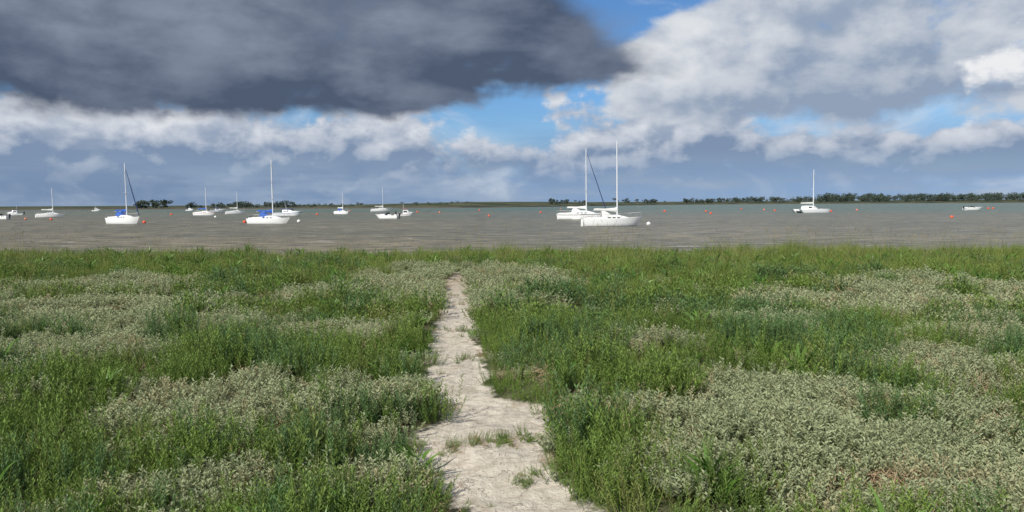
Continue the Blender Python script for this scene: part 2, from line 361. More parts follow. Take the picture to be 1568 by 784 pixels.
me = bpy.data.meshes.new('distant_tree_line'); me.from_pydata([tuple(v) for v in tv], [], tf); me.materials.append(bark); me.materials.append(tleaf)
me.polygons.foreach_set('material_index', tm); scene.collection.objects.link(bpy.data.objects.new('distant_tree_line', me))

# ------------------------------------------------------------------ plant prototypes
class PB:
    def __init__(s): s.v = []; s.f = []; s.m = []; s.t = []
    def leaf(s, b, d, L, W, mat, t0, t1, fold=.15):
        d = d.normalized(); side = d.cross(Vector((0, 0, 1)))
        side = side.normalized() if side.length > .05 else Vector((random.gauss(0, 1), random.gauss(0, 1), 0)).normalized()
        side = (side + Vector((random.gauss(0, .4), random.gauss(0, .4), random.gauss(0, .4)))).normalized()
        n = side.cross(d); k = len(s.v)
        s.v += [b, b+d*L*.5+side*W*.5+n*W*fold, b+d*L-n*L*.08, b+d*L*.5-side*W*.5+n*W*fold]
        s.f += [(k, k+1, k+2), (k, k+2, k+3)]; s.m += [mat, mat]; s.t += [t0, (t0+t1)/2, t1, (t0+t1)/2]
    def blade(s, b, d, L, W, bend, mat, t0, t1, n=3, up=Vector((0, 0, 1))):
        d = d.normalized(); side = d.cross(Vector((0, 0, 1)))
        side = side.normalized() if side.length > .02 else Vector((1, 0, 0))
        a = random.uniform(0, 6.28); side = (Matrix.Rotation(a, 3, d) @ side)
        k = len(s.v); p = b.copy()
        for i in range(n+1):
            f = i/n; w = W*(1-f**1.6)*(.7+.3*math.sin(f*3.14)) + .0006
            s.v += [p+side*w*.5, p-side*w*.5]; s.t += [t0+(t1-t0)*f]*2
            if i: s.f.append((k+2*i-2, k+2*i-1, k+2*i+1, k+2*i)); s.m.append(mat)
            p = p + d*(L/n); d = (d+bend*(1/n)).normalized()
        return p, d
    def obj(s, name, mats, coll):
        me = bpy.data.meshes.new(name); me.from_pydata([tuple(v) for v in s.v], [], s.f)
        for mm in mats: me.materials.append(mm)
        me.polygons.foreach_set('material_index', s.m)
        a = me.attributes.new('tint', 'FLOAT', 'POINT'); a.data.foreach_set('value', s.t)
        o = bpy.data.objects.new(name, me); coll.objects.link(o); return o
def rv(s=1.0): return Vector((random.gauss(0, s), random.gauss(0, s), random.gauss(0, s)))

stem_g = leaf_mat('green_stem', (.10, .13, .04), (.14, .15, .05), trans=0)
stem_b = leaf_mat('brown_stem', (.16, .115, .065), (.24, .18, .11), trans=0)
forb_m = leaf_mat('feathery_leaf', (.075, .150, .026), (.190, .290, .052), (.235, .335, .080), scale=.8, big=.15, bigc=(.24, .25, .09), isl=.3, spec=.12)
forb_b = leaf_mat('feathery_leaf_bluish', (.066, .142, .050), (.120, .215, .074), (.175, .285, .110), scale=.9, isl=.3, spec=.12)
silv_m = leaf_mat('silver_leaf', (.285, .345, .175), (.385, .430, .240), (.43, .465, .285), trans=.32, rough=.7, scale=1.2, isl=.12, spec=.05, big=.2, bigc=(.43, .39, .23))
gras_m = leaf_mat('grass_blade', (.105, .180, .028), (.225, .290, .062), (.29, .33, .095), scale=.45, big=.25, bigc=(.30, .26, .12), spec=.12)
seed_m = leaf_mat('seed_head', (.22, .19, .09), (.33, .29, .15), trans=.1)
dry_m = leaf_mat('dry_stalk', (.28, .185, .11), (.48, .36, .23), trans=.05, rough=.8)
beet_m = leaf_mat('broad_leaf', (.055, .140, .020), (.120, .230, .034), (.16, .28, .05), scale=2, rough=.5, spec=.25)

def make_coll(name): return bpy.data.collections.new(name)
col_forb = make_coll('forb_parts'); col_forbf = make_coll('forb_far_parts'); col_silv = make_coll('silver_parts'); col_silvf = make_coll('silver_far_parts')
col_gras = make_coll('grass_parts'); col_dry = make_coll('dry_parts'); col_beet = make_coll('beet_parts')
def forb(coll, mat, ns, nl, wk, lk):
    P = PB()
    for sidx in range(ns):
        a = random.uniform(0, 6.28); r = random.uniform(0, .13)
        b = Vector((r*math.cos(a), r*math.sin(a), -.02)); H = random.uniform(.17, .36)*(1-1.2*r)
        d = Vector((math.cos(a)*r*3.6, math.sin(a)*r*3.6, 1)) + rv(.13); bend = Vector((0, 0, .5)) + rv(.15)
        n = 5; p = b.copy(); pts = [p.copy()]
        d.normalize()
        for i in range(n): p = p+d*H/n; d = (d+bend/n).normalized(); pts.append(p.copy())
        P.blade(pts[0], pts[-1]-pts[0], H, .005, Vector((0, 0, 0)), 1, .1, .3, 2)
        for q in range(nl):
            f = .2+.8*q/nl; k = min(n-1, int(f*n)); pp = pts[k].lerp(pts[k+1], f*n-k)
            an = q*2.4+random.uniform(-.5, .5); up = .45+1.1*f
            dd = Vector((math.cos(an), math.sin(an), up))
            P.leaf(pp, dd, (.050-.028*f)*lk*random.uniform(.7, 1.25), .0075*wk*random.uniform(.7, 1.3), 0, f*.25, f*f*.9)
    P.obj('forb_clump', [mat, stem_g], coll)
for vi in range(6):
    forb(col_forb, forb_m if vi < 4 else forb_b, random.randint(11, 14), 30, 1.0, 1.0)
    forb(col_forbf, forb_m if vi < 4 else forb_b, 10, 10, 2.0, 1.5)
def silv(coll, ns, nq, k):
    P = PB()
    for sidx in range(ns):
        a = random.uniform(0, 6.28); r = .15*math.sqrt(random.random())
        b = Vector((r*.5*math.cos(a), r*.5*math.sin(a), -.01)); tip = Vector((r*1.25*math.cos(a), r*1.25*math.sin(a), (.19-.45*r)*random.uniform(.6, 1.2)))
        P.blade(b, tip-b, (tip-b).length, .004, Vector((0, 0, .2)), 1, 0, .2, 1)
        for q in range(nq):
            f = .4+.6*(q+1)/nq; pp = b.lerp(tip, f); an = q*1.57+random.uniform(-.4, .4)
            for sg in (1, -1):
                dd = Vector((math.cos(an)*sg, math.sin(an)*sg, .7+random.uniform(-.3, .6)))
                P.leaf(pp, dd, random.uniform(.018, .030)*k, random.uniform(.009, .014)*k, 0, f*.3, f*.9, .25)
    P.obj('silver_clump', [silv_m, stem_b], coll)
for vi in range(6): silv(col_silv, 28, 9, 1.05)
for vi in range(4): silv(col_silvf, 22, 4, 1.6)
for vi in range(7):
    P = PB(); tall = vi >= 4
    for k in range(26):
        a = random.uniform(0, 6.28); r = random.uniform(0, .11)
        b = Vector((r*math.cos(a), r*math.sin(a), -.02)); d = Vector((math.cos(a)*.25, math.sin(a)*.25, 1))+rv(.15)
        lean = Vector((.22, -.05, -.25))+rv(.28)
        L = random.uniform(.18, .44)
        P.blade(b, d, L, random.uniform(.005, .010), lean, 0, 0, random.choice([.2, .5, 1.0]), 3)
    for k in range(3 if tall else 0):
        a = random.uniform(0, 6.28); b = Vector((.05*math.cos(a), .05*math.sin(a), 0)); d = Vector((0, 0, 1))+rv(.1)
        e, dd = P.blade(b, d, random.uniform(.38, .58), .0035, Vector((.15, 0, -.1))+rv(.1), 0, 0, .3, 3)
        for q in range(5): P.leaf(e-dd*.014*q, dd+rv(.3), .022, .007, 2, 0, .5)
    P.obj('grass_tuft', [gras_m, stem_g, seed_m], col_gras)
for vi in range(4):
    P = PB()
    for k in range(60):
        a = random.uniform(0, 6.28); r = random.uniform(0, .16)
        b = Vector((r*math.cos(a), r*math.sin(a), random.uniform(0, .07))); d = Vector((random.gauss(0, 1), random.gauss(0, 1), random.uniform(.05, 1.1)))
        P.blade(b, d, random.uniform(.05, .19), random.uniform(.0025, .005), rv(.5), 0, 0, .5, 2)
    for k in range(80):
        a = random.uniform(0, 6.28); r = random.uniform(0, .17)
        P.leaf(Vector((r*math.cos(a), r*math.sin(a), random.uniform(.0, .13))), rv(1), random.uniform(.008, .02), .007, 0, 0, .4)
    P.obj('dry_clump', [dry_m], col_dry)
for vi in range(4):
    P = PB()
    for k in range(24):
        a = random.uniform(0, 6.28); r = random.uniform(0, .06)
        b = Vector((r*math.cos(a), r*math.sin(a), random.uniform(0, .14))); d = Vector((math.cos(a)*.6, math.sin(a)*.6, 1))+rv(.2)
        P.blade(b, d, random.uniform(.10, .20), random.uniform(.018, .034), Vector((math.cos(a)*.8, math.sin(a)*.8, -.5)), 0, 0, .7, 4)
    P.obj('beet_clump', [beet_m], col_beet)

# ------------------------------------------------------------------ scatter
# (x, y, rx, ry) patches of silver shrub
SP = [(2.15, 5.1, 1.45, 1.8), (3.6, 6.6, 1.3, 1.0), (3.2, 4.2, 1.2, .9), (-2.0, 5.75, 1.2, .8), (-1.0, 5.9, .5, .35), (-6.0, 10, 2.5, 2.8), (-4.4, 8.0, 1.2, .9),
      (-2.1, 8.9, .8, .7), (-1.4, 15.5, 1.9, 4.0), (.1, 14.5, 1.2, 3.4), (4.2, 12, 1.1, 1.4), (6.4, 11.0, 2.2, 2.0), (7.5, 13.5, 2, 1.6), (-.75, 4.15, .35, .3),
      (3.2, 9.2, .8, .5), (-7.5, 14, 2.4, 1.8), (-3.2, 12.5, 1.0, 1.2), (.9, 4.2, .25, .3), (-9, 7, 2, 2), (9, 8, 2, 2), (-1.7, 4.1, .5, .3), (1.4, 8.0, .5, .4), (5.2, 8.3, 1.1, .6)]
GP = [(2.75, 5.25, .28, .25), (3.75, 4.6, .5, .5), (1.9, 7.0, .6, .35), (-2.7, 6.2, .3, .2), (3.1, 7.6, .8, .4), (-3.0, 4.3, 1.0, .7)]
DP = [(1.5, 3.95, .8, .45), (2.6, 3.9, .5, .3), (3.4, 5.9, .6, .35), (-1.5, 5.6, .5, .25), (6.0, 10.2, .9, .4), (-1.4, 10.6, .6, .4), (2.0, 8.2, .5, .4), (6.8, 11.6, .9, .5), (-5, 8.8, .6, .3), (-1.5, 6.3, .5, .2), (2.9, 10.2, .6, .4)]
def msk(x, y, L): return max(1-math.hypot((x-a)/c, (y-b)/d) for a, b, c, d in L)
def silver_score(x, y):
    s = msk(x, y, SP) + .48*fb(x, y, .9, 20) + .30*fb(x, y, 2.6, 33)
    if msk(x, y, GP) > 0: s -= 1.3
    return s
kinds = {k: [] for k in ('forb', 'forbf', 'silver', 'silverf', 'grass', 'dry', 'beet')}
def put(kind, x, y, s, n, tilt=.12):
    if y > 9.5 and kind == 'forb': kind = 'forbf'
    if y > 9.5 and kind == 'silver': kind = 'silverf'; n = 4
    if y < 4.3: s = min(s, 1.15)
    idx = random.randrange(n)
    if kind in ('forb', 'forbf') and n == 6:
        idx = random.randrange(4) if nz(x, y, .5, 70) + random.gauss(0, .12) < .12 else 4+random.randrange(2)
    kinds[kind].append((x, y, ground_z(x, y)-.01, random.gauss(0, tilt), random.gauss(0, tilt), random.uniform(0, 6.28), s, idx))
def scatter(y0, y1, cell):
    y = y0
    while y < y1:
        hw = .74*y+1.8; x = -hw
        while x < hw:
            px = x+random.uniform(-.6, .6)*cell; py = y+random.uniform(-.6, .6)*cell; x += cell
            if py > 23.2: continue
            p = path_d(px, py)
            if p > -.04:
                if p > 0 and random.random() < .07: put('dry' if random.random() < .6 else 'forb', px, py, random.uniform(.12, .28), 4, .4)
                continue
            edge = min(1.0, .58 + max(0, -p-.04)*2.4)
            S = silver_score(px, py); nn = .62*fb(px, py, 1.1, 40)+.62*fb(px, py, 2.7, 44); big = fb(px, py, .5, 60)
            G = (py-12.6)/3.8 + .8*big + (.5 if px > 1.2 and py > 9.5 else 0) + (.25 if px < -3 else 0)
            dryf = fb(px, py, 1.1, 80) + .9*max(0, msk(px, py, DP))
            rr = random.random()
            if p > -.16 and rr < .25: put('dry' if rr < .12 else 'forb', px, py, random.uniform(.4, .7), 4, .3); continue
            if S > .08:
                if dryf > .30 and rr < .62: put('dry', px, py, random.uniform(.9, 1.4), 4)
                elif rr < .10: put('dry', px, py, random.uniform(.7, 1.1), 4)
                elif rr < .13: put('forb', px, py, random.uniform(.5, .9)*edge, 6)
                elif G > .8 and rr < .40: put('grass', px, py, random.uniform(.6, 1.0)*edge, 5)
                else:
                    put('silver', px, py, random.uniform(.8, 1.3)*(.75+.25*edge)*(1+.3*nn), 6)
                    if rr > .5: put('silver', px+random.uniform(-.1, .1), py+random.uniform(-.1, .1), random.uniform(.9, 1.3), 6)
            elif G > .4+.7*random.random():
                hgt = (.62+.35*min(1, max(0, (py-12)/9))) * (1.0+.50*fb(px, py, .6, 90) + (.10 if px > 2 else -.06))
                if py > 20: hgt *= .94 + .30*fb(px, 0, .9, 50)
                put('grass', px, py, random.uniform(.65, 1.2)*hgt*edge, 7 if py > 15 else 5, .12)
                if rr < .25: put('forb', px+.05, py, random.uniform(.8, 1.3)*edge*(1+.3*nn), 6)
                elif rr < .32: put('beet', px+.05, py, random.uniform(1.0, 1.6)*edge, 4)
            else:
                hb = min(1.6, max(.4, .95+.95*nn))
                if dryf > .75 and rr < .5: put('dry', px, py, random.uniform(.9, 1.3), 4)
                elif nn < -.35 and rr < .7: put('dry' if rr < .22 else 'silver', px, py, random.uniform(.7, 1.1)*edge, 4)
                elif rr < .78: put('forb', px, py, random.uniform(.8, 1.25)*hb*edge, 6)
                elif rr < .85: put('beet', px, py, random.uniform(.7, 1.1)*hb*edge, 4)
                elif rr < .94: put('grass', px, py, random.uniform(.6, .95)*hb*edge, 5)
                elif rr < .97: put('silver', px, py, random.uniform(.9, 1.3)*edge, 6)
                else: put('dry', px, py, random.uniform(.8, 1.2)*edge, 4)
        y += cell
scatter(1.8, 6, .15); scatter(6, 10, .165); scatter(10, 15, .19); scatter(15, 23.3, .215)
# distinct bushy mounds of the feathery plant, taller at their centres
for k in range(150):
    y = 4.6 + 13*random.random()**.9; x = random.uniform(-.74*y-1, .74*y+1); R = random.uniform(.16, .36)
    if path_d(x, y) > -R-.12 or silver_score(x, y) > .45: continue
    top = random.uniform(1.25, 1.75); var = random.randrange(6) if random.random() < .6 else 4
    kk = 'grass' if (y > 11 and random.random() < .4) else 'forb'
    for q in range(int(9+R*26)):
        a = random.uniform(0, 6.28); r = R*math.sqrt(random.random())
        put(kk, x+r*math.cos(a), y+r*math.sin(a), top*(1-.5*(r/R)**2)*random.uniform(.85, 1.1)*(.85 if kk == 'grass' else 1), 5 if kk == 'grass' else 6, .14)
# taller tussocks standing along the bank edge, denser on the right
for k in range(230):
    x = random.uniform(-17, 17); y = random.uniform(20.0, 22.4)
    if fb(x, 0, .45, 120) + (.22 if x > 1.5 else -.10) + random.gauss(0, .2) < .10: continue
    sc_ = random.uniform(1.05, 1.6)
    for q in range(7):
        put('grass', x+random.gauss(0, .20), y+random.gauss(0, .12), sc_*random.uniform(.8, 1.05), 7, .14)
# small weed mats lying across the bare path
for cx, cy, rx, n in ((-.18, 4.98, .26, 30), (.02, 5.08, .14, 14), (-.42, 4.9, .12, 10), (.12, 4.35, .10, 9), (-.5, 7.9, .12, 7), (-.62, 9.7, .14, 8), (-.85, 12.2, .14, 8), (-1.1, 15.8, .2, 10), (-.95, 13.6, .14, 7)):
    for k in range(n): put('forb' if random.random() < .6 else 'dry', cx+random.gauss(0, rx*.6), cy+random.gauss(0, .06), random.uniform(.18, .38), 4, .6)

def instancer(name, data, coll):
    d = np.array(data, dtype=np.float32)
    me = bpy.data.meshes.new(name); me.vertices.add(len(d)); me.vertices.foreach_set('co', d[:, :3].ravel())
    a = me.attributes.new('rot', 'FLOAT_VECTOR', 'POINT'); a.data.foreach_set('vector', d[:, 3:6].ravel())
    a = me.attributes.new('scl', 'FLOAT', 'POINT'); a.data.foreach_set('value', d[:, 6].copy())
    a = me.attributes.new('idx', 'INT', 'POINT'); a.data.foreach_set('value', d[:, 7].astype(np.int32))
    ob = bpy.data.objects.new(name, me); scene.collection.objects.link(ob)
    ng = bpy.data.node_groups.new(name+'_scatter', 'GeometryNodeTree')
    ng.interface.new_socket('Geometry', in_out='INPUT', socket_type='NodeSocketGeometry')
    ng.interface.new_socket('Geometry', in_out='OUTPUT', socket_type='NodeSocketGeometry')
    i = ng.nodes.new('NodeGroupInput'); o = ng.nodes.new('NodeGroupOutput')
    ci = ng.nodes.new('GeometryNodeCollectionInfo'); ci.inputs[0].default_value = coll; ci.inputs['Separate Children'].default_value = True; ci.inputs['Reset Children'].default_value = True
    ip = ng.nodes.new('GeometryNodeInstanceOnPoints'); ip.inputs['Pick Instance'].default_value = True
    def na(nm, ty):
        q = ng.nodes.new('GeometryNodeInputNamedAttribute'); q.data_type = ty; q.inputs[0].default_value = nm; return [s for s in q.outputs if s.enabled and s.name == 'Attribute'][0]
    L = ng.links
    L.new(i.outputs[0], ip.inputs['Points']); L.new(ci.outputs[0], ip.inputs['Instance'])
    L.new(na('idx', 'INT'), ip.inputs['Instance Index']); L.new(na('rot', 'FLOAT_VECTOR'), ip.inputs['Rotation']); L.new(na('scl', 'FLOAT'), ip.inputs['Scale'])
    L.new(ip.outputs[0], o.inputs[0])
    md = ob.modifiers.new('scatter', 'NODES'); md.node_group = ng
    return ob
instancer('feathery_green_plants', kinds['forb'], col_forb)
instancer('feathery_green_plants', kinds['forbf'], col_forbf)
instancer('silver_sea_purslane', kinds['silver'], col_silv)
instancer('silver_sea_purslane', kinds['silverf'], col_silvf)
instancer('tall_grass', kinds['grass'], col_gras)
instancer('dry_twigs', kinds['dry'], col_dry)
instancer('broad_leaf_plants', kinds['beet'], col_beet)
print({k: len(v) for k, v in kinds.items()})

# ------------------------------------------------------------------ boats
gel = simple_mat('white_gelcoat', (.84, .84, .82), .28, var=.05)
deckm = simple_mat('deck_offwhite', (.72, .71, .67), .6, var=.08)
navy = simple_mat('navy_canvas', (.015, .03, .11), .8, var=.2)
blue = simple_mat('blue_canvas', (.02, .10, .42), .8, var=.2)
glass = simple_mat('dark_window', (.02, .025, .03), .12)
alu = simple_mat('mast_paint', (.74, .75, .76), .4, metal=.0, var=.05)
wire = simple_mat('rigging_wire', (.32, .33, .34), .4, metal=.3)
anti = simple_mat('antifoul', (.05, .06, .12), .7, var=.2)
redm = simple_mat('red_paint', (.45, .04, .03), .5)
blackm = simple_mat('black_plastic', (.02, .02, .022), .4)
orange = simple_mat('orange_buoy_plastic', (.75, .10, .035), .45, var=.15)
pink = simple_mat('faded_buoy_plastic', (.72, .20, .12), .55, var=.2)
teak = simple_mat('teak', (.25, .13, .06), .6, var=.2)

def part(parent, name, bm, mat, smooth=True):
    me = bpy.data.meshes.new(name); bmesh.ops.recalc_face_normals(bm, faces=bm.faces); bm.to_mesh(me); bm.free()
    for mm in (mat if isinstance(mat, list) else [mat]): me.materials.append(mm)
    if smooth:
        me.polygons.foreach_set('use_smooth', [True]*len(me.polygons))
        try: me.set_sharp_from_angle(angle=math.radians(38))
        except Exception: pass
    o = bpy.data.objects.new(name, me); scene.collection.objects.link(o); o.parent = parent; return o
def tube(bm, p0, p1, r0, r1=None, n=8):
    p0 = Vector(p0); p1 = Vector(p1); r1 = r0 if r1 is None else r1
    d = (p1-p0).normalized(); a = d.orthogonal().normalized(); b = d.cross(a)
    rings = []
    for p, r in ((p0, r0), (p1, r1)):
        rings.append([bm.verts.new(p+(a*math.cos(2*math.pi*k/n)+b*math.sin(2*math.pi*k/n))*r) for k in range(n)])
    for k in range(n): bm.faces.new((rings[0][k], rings[0][(k+1) % n], rings[1][(k+1) % n], rings[1][k]))
    bm.faces.new(rings[0]); bm.faces.new(rings[1])
def loft(bm, secs, closed=False, cap=True, mats=None):
    R = [[bm.verts.new(p) for p in s] for s in secs]; n = len(R[0])
    for i in range(len(R)-1):
        for k in range(n if closed else n-1):
            try:
                f = bm.faces.new((R[i][k], R[i][(k+1) % n], R[i+1][(k+1) % n], R[i+1][k]))
                if mats: f.material_index = mats[k]
            except ValueError: pass
    if cap:
        for r in (R[0], R[-1]):
            try: bm.faces.new(r)
            except ValueError: pass
    return R
def cosp(s, p): return max(.012, max(0.0, math.cos(math.pi/2*((s-.42)/.58)))**p)
def hull(bm, L, B, fb_, x0=0, yc=0, bowfull=.85, stern=.75, rake=.10, draft=.35, sheer=.28, transom=.03, ns=15):
    secs = []
    for i in range(ns):
        s = i/(ns-1)
        if s < .42: b = stern+(1-stern)*math.sin(math.pi/2*s/.42)
        else: b = cosp(s, bowfull)
        b *= B/2; sh = fb_*(1+sheer*(max(0, s-.25)/.75)**1.8+.04*(1-s))
        ring = []
        prof = [(1, sh), (1.0, sh*.86), (.995, sh*.76), (.98, sh*.42), (.93, .05), (.86, -.04), (.5, -draft*.7), (0, -draft)]
        for f, z in prof:
            k = 1-(z/sh if z > 0 else z/(draft*2.0)); xx = L*s - rake*L*k*s**5 + transom*L*k*(1-s)**5
            ring.append((x0+xx-L*.5, yc+b*f, z))
        full = ring + [(x, 2*yc-y, z) for x, y, z in reversed(ring[:-1])]
        secs.append(full)
    return loft(bm, secs, closed=True, cap=True, mats=[0, 1, 0, 0, 2, 2, 2, 2, 2, 2, 0, 0, 1, 0, 3]), secs
def sheer_at(L, fb_, s, sheer=.28): return fb_*(1+sheer*(max(0, s-.25)/.75)**1.8+.04*(1-s))
def make_empty(name, x, y, heading, heel=0, pitch=0):
    e = bpy.data.objects.new(name, None); e.empty_display_size = 1; scene.collection.objects.link(e)
    e.location = (x, y, WATER_Z); e.rotation_euler = (math.radians(heel), math.radians(pitch), math.radians(heading)); return e
def cabin(parent, L, B, x0, x1, z0, h, wf=.58, nose=.25):
    bm = bmesh.new(); secs = []; n = 9
    for i in range(n):
        f = i/(n-1); x = x0+(x1-x0)*f
        hh = h*(1 if f < .45 else max(.12, 1-((f-.45)/.55)**1.4*.9)); w = B/2*wf*(1-.55*f**2.2)
        z = z0+.05*f
        secs.append([(x, w, z-.05), (x, w*.94, z+hh*.7), (x, w*.75, z+hh), (x, 0, z+hh*1.08), (x, -w*.75, z+hh), (x, -w*.94, z+hh*.7), (x, -w, z-.05)])
    loft(bm, secs, closed=True, cap=True); part(parent, 'cabin_trunk', bm, gel)
    bm = bmesh.new()
    for f0, f1 in ((.06, .20), (.25, .40), (.45, .58)):
        for sg in (1, -1):
            q = []
            for f, up in ((f0, .22), (f1, .22), (f1-.01, .58), (f0+.01, .58)):
                hh = h*(1 if f < .45 else max(.12, 1-((f-.45)/.55)**1.4*.9)); w = B/2*wf*(1-.55*f**2.2)
                z = z0+.05*f-.05+(hh*.7+.05)*(up+.08); k = (z-z0)/(hh*.7)
                q.append(bm.verts.new((x0+(x1-x0)*f, sg*(w*(1-.06*k)+.012), z)))
            bm.faces.new(q)
    part(parent, 'cabin_windows', bm, glass, False)
def sailboat(t, d, L, mast_h, heading, fb_=.85, cover=None, jib=None, hood=None, stripe=None, rel_mast=.58, outboard=False, bbig=.33, heel=0):
    e = make_empty('sailboat', t*d, d, heading, heel); B = L*bbig
    bm = bmesh.new(); hull(bm, L, B, fb_); part(e, 'hull', bm, [gel, stripe or gel, anti, deckm])
    zd = fb_*1.04
    cabin(e, L, B, -.12*L, .28*L, zd, .42*min(1.2, L/7.5))
    mx_ = (rel_mast-.5)*L; zm = zd+.40
    bm = bmesh.new()
    tube(bm, (mx_, 0, zd-.1), (mx_-.008*mast_h, 0, mast_h), .095, .065, 10)
    for f in ((.52,) if mast_h < 9.5 else (.40, .68)):
        for sg in (1, -1): tube(bm, (mx_, 0, mast_h*f), (mx_-.12, sg*B*.26, mast_h*f+.05), .03, .02, 6)
    tube(bm, (mx_, 0, mast_h), (mx_-.05, 0, mast_h+.45), .012, .008, 5)
    tube(bm, (mx_-.02, 0, mast_h), (mx_-.4, 0, mast_h+.12), .012, .01, 5)
    part(e, 'mast', bm, alu)
    bm = bmesh.new(); bl = .40*L; zb = zd+1.0
    tube(bm, (mx_-.05, 0, zb), (mx_-bl, 0, zb+.05), .05, .045, 8); part(e, 'boom', bm, alu)
    bm = bmesh.new(); secs = []
    for i in range(9):
        f = i/8; x = mx_-.06-(bl-.15)*f; r = .15*(1-.5*f)+.02*math.sin(f*9); zc = zb+.10+.05*f
        hh = r*(1.5 if f > .06 else 2.4)
        secs.append([(x, math.cos(a)*r*.8, zc+math.sin(a)*hh) for a in [2*math.pi*k/8 for k in range(8)]])
    loft(bm, secs, closed=True); part(e, 'mainsail_cover', bm, cover or deckm)
    bow = Vector((.49*L, 0, sheer_at(L, fb_, 1)+.02)); st = Vector((-.485*L, 0, fb_*1.05))
    bm = bmesh.new(); top = Vector((mx_-.007*mast_h, 0, mast_h*.97))
    tube(bm, bow, top, .012, .012, 5); tube(bm, st, Vector((mx_-.01*mast_h, 0, mast_h*.99)), .008, .008, 5)
    for sg in (1, -1):
        for f in ((.52,) if mast_h < 9.5 else (.40, .68)):
            sp = Vector((mx_-.12, sg*B*.26, mast_h*f+.05)); ch = Vector((mx_-.15, sg*B*.47, zd-.05))
            tube(bm, ch, sp, .007, .007, 4); tube(bm, sp, Vector((mx_, 0, mast_h*min(.97, f*1.75))), .007, .007, 4)
    part(e, 'rigging', bm, wire, False)
    if jib:
        bm = bmesh.new(); p0 = bow.lerp(top, .05); p1 = bow.lerp(top, .55); p2 = bow.lerp(top, .94)
        tube(bm, p0, p1, .085, .07, 8); tube(bm, p1, p2, .07, .03, 8); tube(bm, bow.lerp(top, .03), p0, .10, .10, 8)
        part(e, 'furled_jib', bm, jib)
    # guard rails
    bm = bmesh.new()
    def rail(s): # deck edge at station s
        b = (.75+.25*math.sin(math.pi/2*s/.42)) if s < .42 else cosp(s, .85)
        return (s-.5)*L, b*B/2*.96, sheer_at(L, fb_, s)
    for sg in (1, -1):
        prev = None
        for s in (.0, .12, .28, .45, .62, .78, .90, .985):
            x, y, z = rail(s); tp = Vector((x, sg*y, z+.55)); tube(bm, (x, sg*y, z), tp, .014, .014, 5)
            if prev: tube(bm, prev, tp, .012 if 0.2 < s < .85 else .018, None, 5); tube(bm, prev-Vector((0, 0, .27)), tp-Vector((0, 0, .27)), .008, None, 4)
            prev = tp
    xa, ya, za = rail(0); tube(bm, (xa, ya, za+.55), (xa, -ya, za+.55), .018, None, 5)
    part(e, 'guard_rails', bm, wire, False)
    # cockpit coaming, tiller and sprayhood
    bm = bmesh.new()
    for sg in (1, -1):
        loft(bm, [[(x, sg*w, zd-.05), (x, sg*w, zd+h), (x, sg*(w-.10), zd+h), (x, sg*(w-.12), zd-.05)] for x, w, h in ((-.47*L, B*.27, .14), (-.30*L, B*.30, .20), (-.11*L, B*.30, .30))], closed=True)
    part(e, 'cockpit_coaming', bm, gel)
    bm = bmesh.new(); tube(bm, (-.46*L, 0, zd+.15), (-.30*L, .05, zd+.38), .03, .02, 6); part(e, 'tiller', bm, teak)
    bm = bmesh.new(); loft(bm, [[(-.497*L+dx, y, z) for y, z in ((.03, fb_*.95), (.03, -.4), (-.03, -.4), (-.03, fb_*.95))] for dx in (-.22, .02)], closed=True)
    part(e, 'rudder', bm, gel)
    if hood:
        bm = bmesh.new(); secs = []
        for x, h, w in ((-.19*L, .88, .29), (-.13*L, .92, .30), (-.07*L, .70, .28), (-.02*L, .42, .26)):
            secs.append([(x, math.cos(a)*B*w, zd+.05+(max(0.0, math.sin(a))**.6)*h) for a in [math.pi*k/10 for k in range(11)]])
        loft(bm, secs, closed=False, cap=False); part(e, 'sprayhood', bm, hood)
    if outboard:
        bm = bmesh.new(); loft(bm, [[(-.53*L+dx*k, .35+dy*k, z) for dx, dy in ((-.17, -.13), (.17, -.13), (.17, .13), (-.17, .13))] for z, k in ((.35, .4), (.7, .8), (.95, 1), (1.15, .85), (1.25, .5))], closed=True)
        tube(bm, (-.53*L, .35, -.2), (-.53*L, .35, .5), .06, .05, 6); part(e, 'outboard_motor', bm, blackm)
    return e
def outboard_part(e, x, z):
    bm = bmesh.new(); loft(bm, [[(x+dx*k, dy*k, z+zz) for dx, dy in ((-.2, -.15), (.17, -.15), (.17, .15), (-.2, .15))] for zz, k in ((-.1, .4), (.15, .8), (.4, 1), (.6, .85), (.68, .5))], closed=True)
    tube(bm, (x, 0, -.3), (x, 0, z), .06, .06, 6); part(e, 'outboard_motor', bm, blackm)
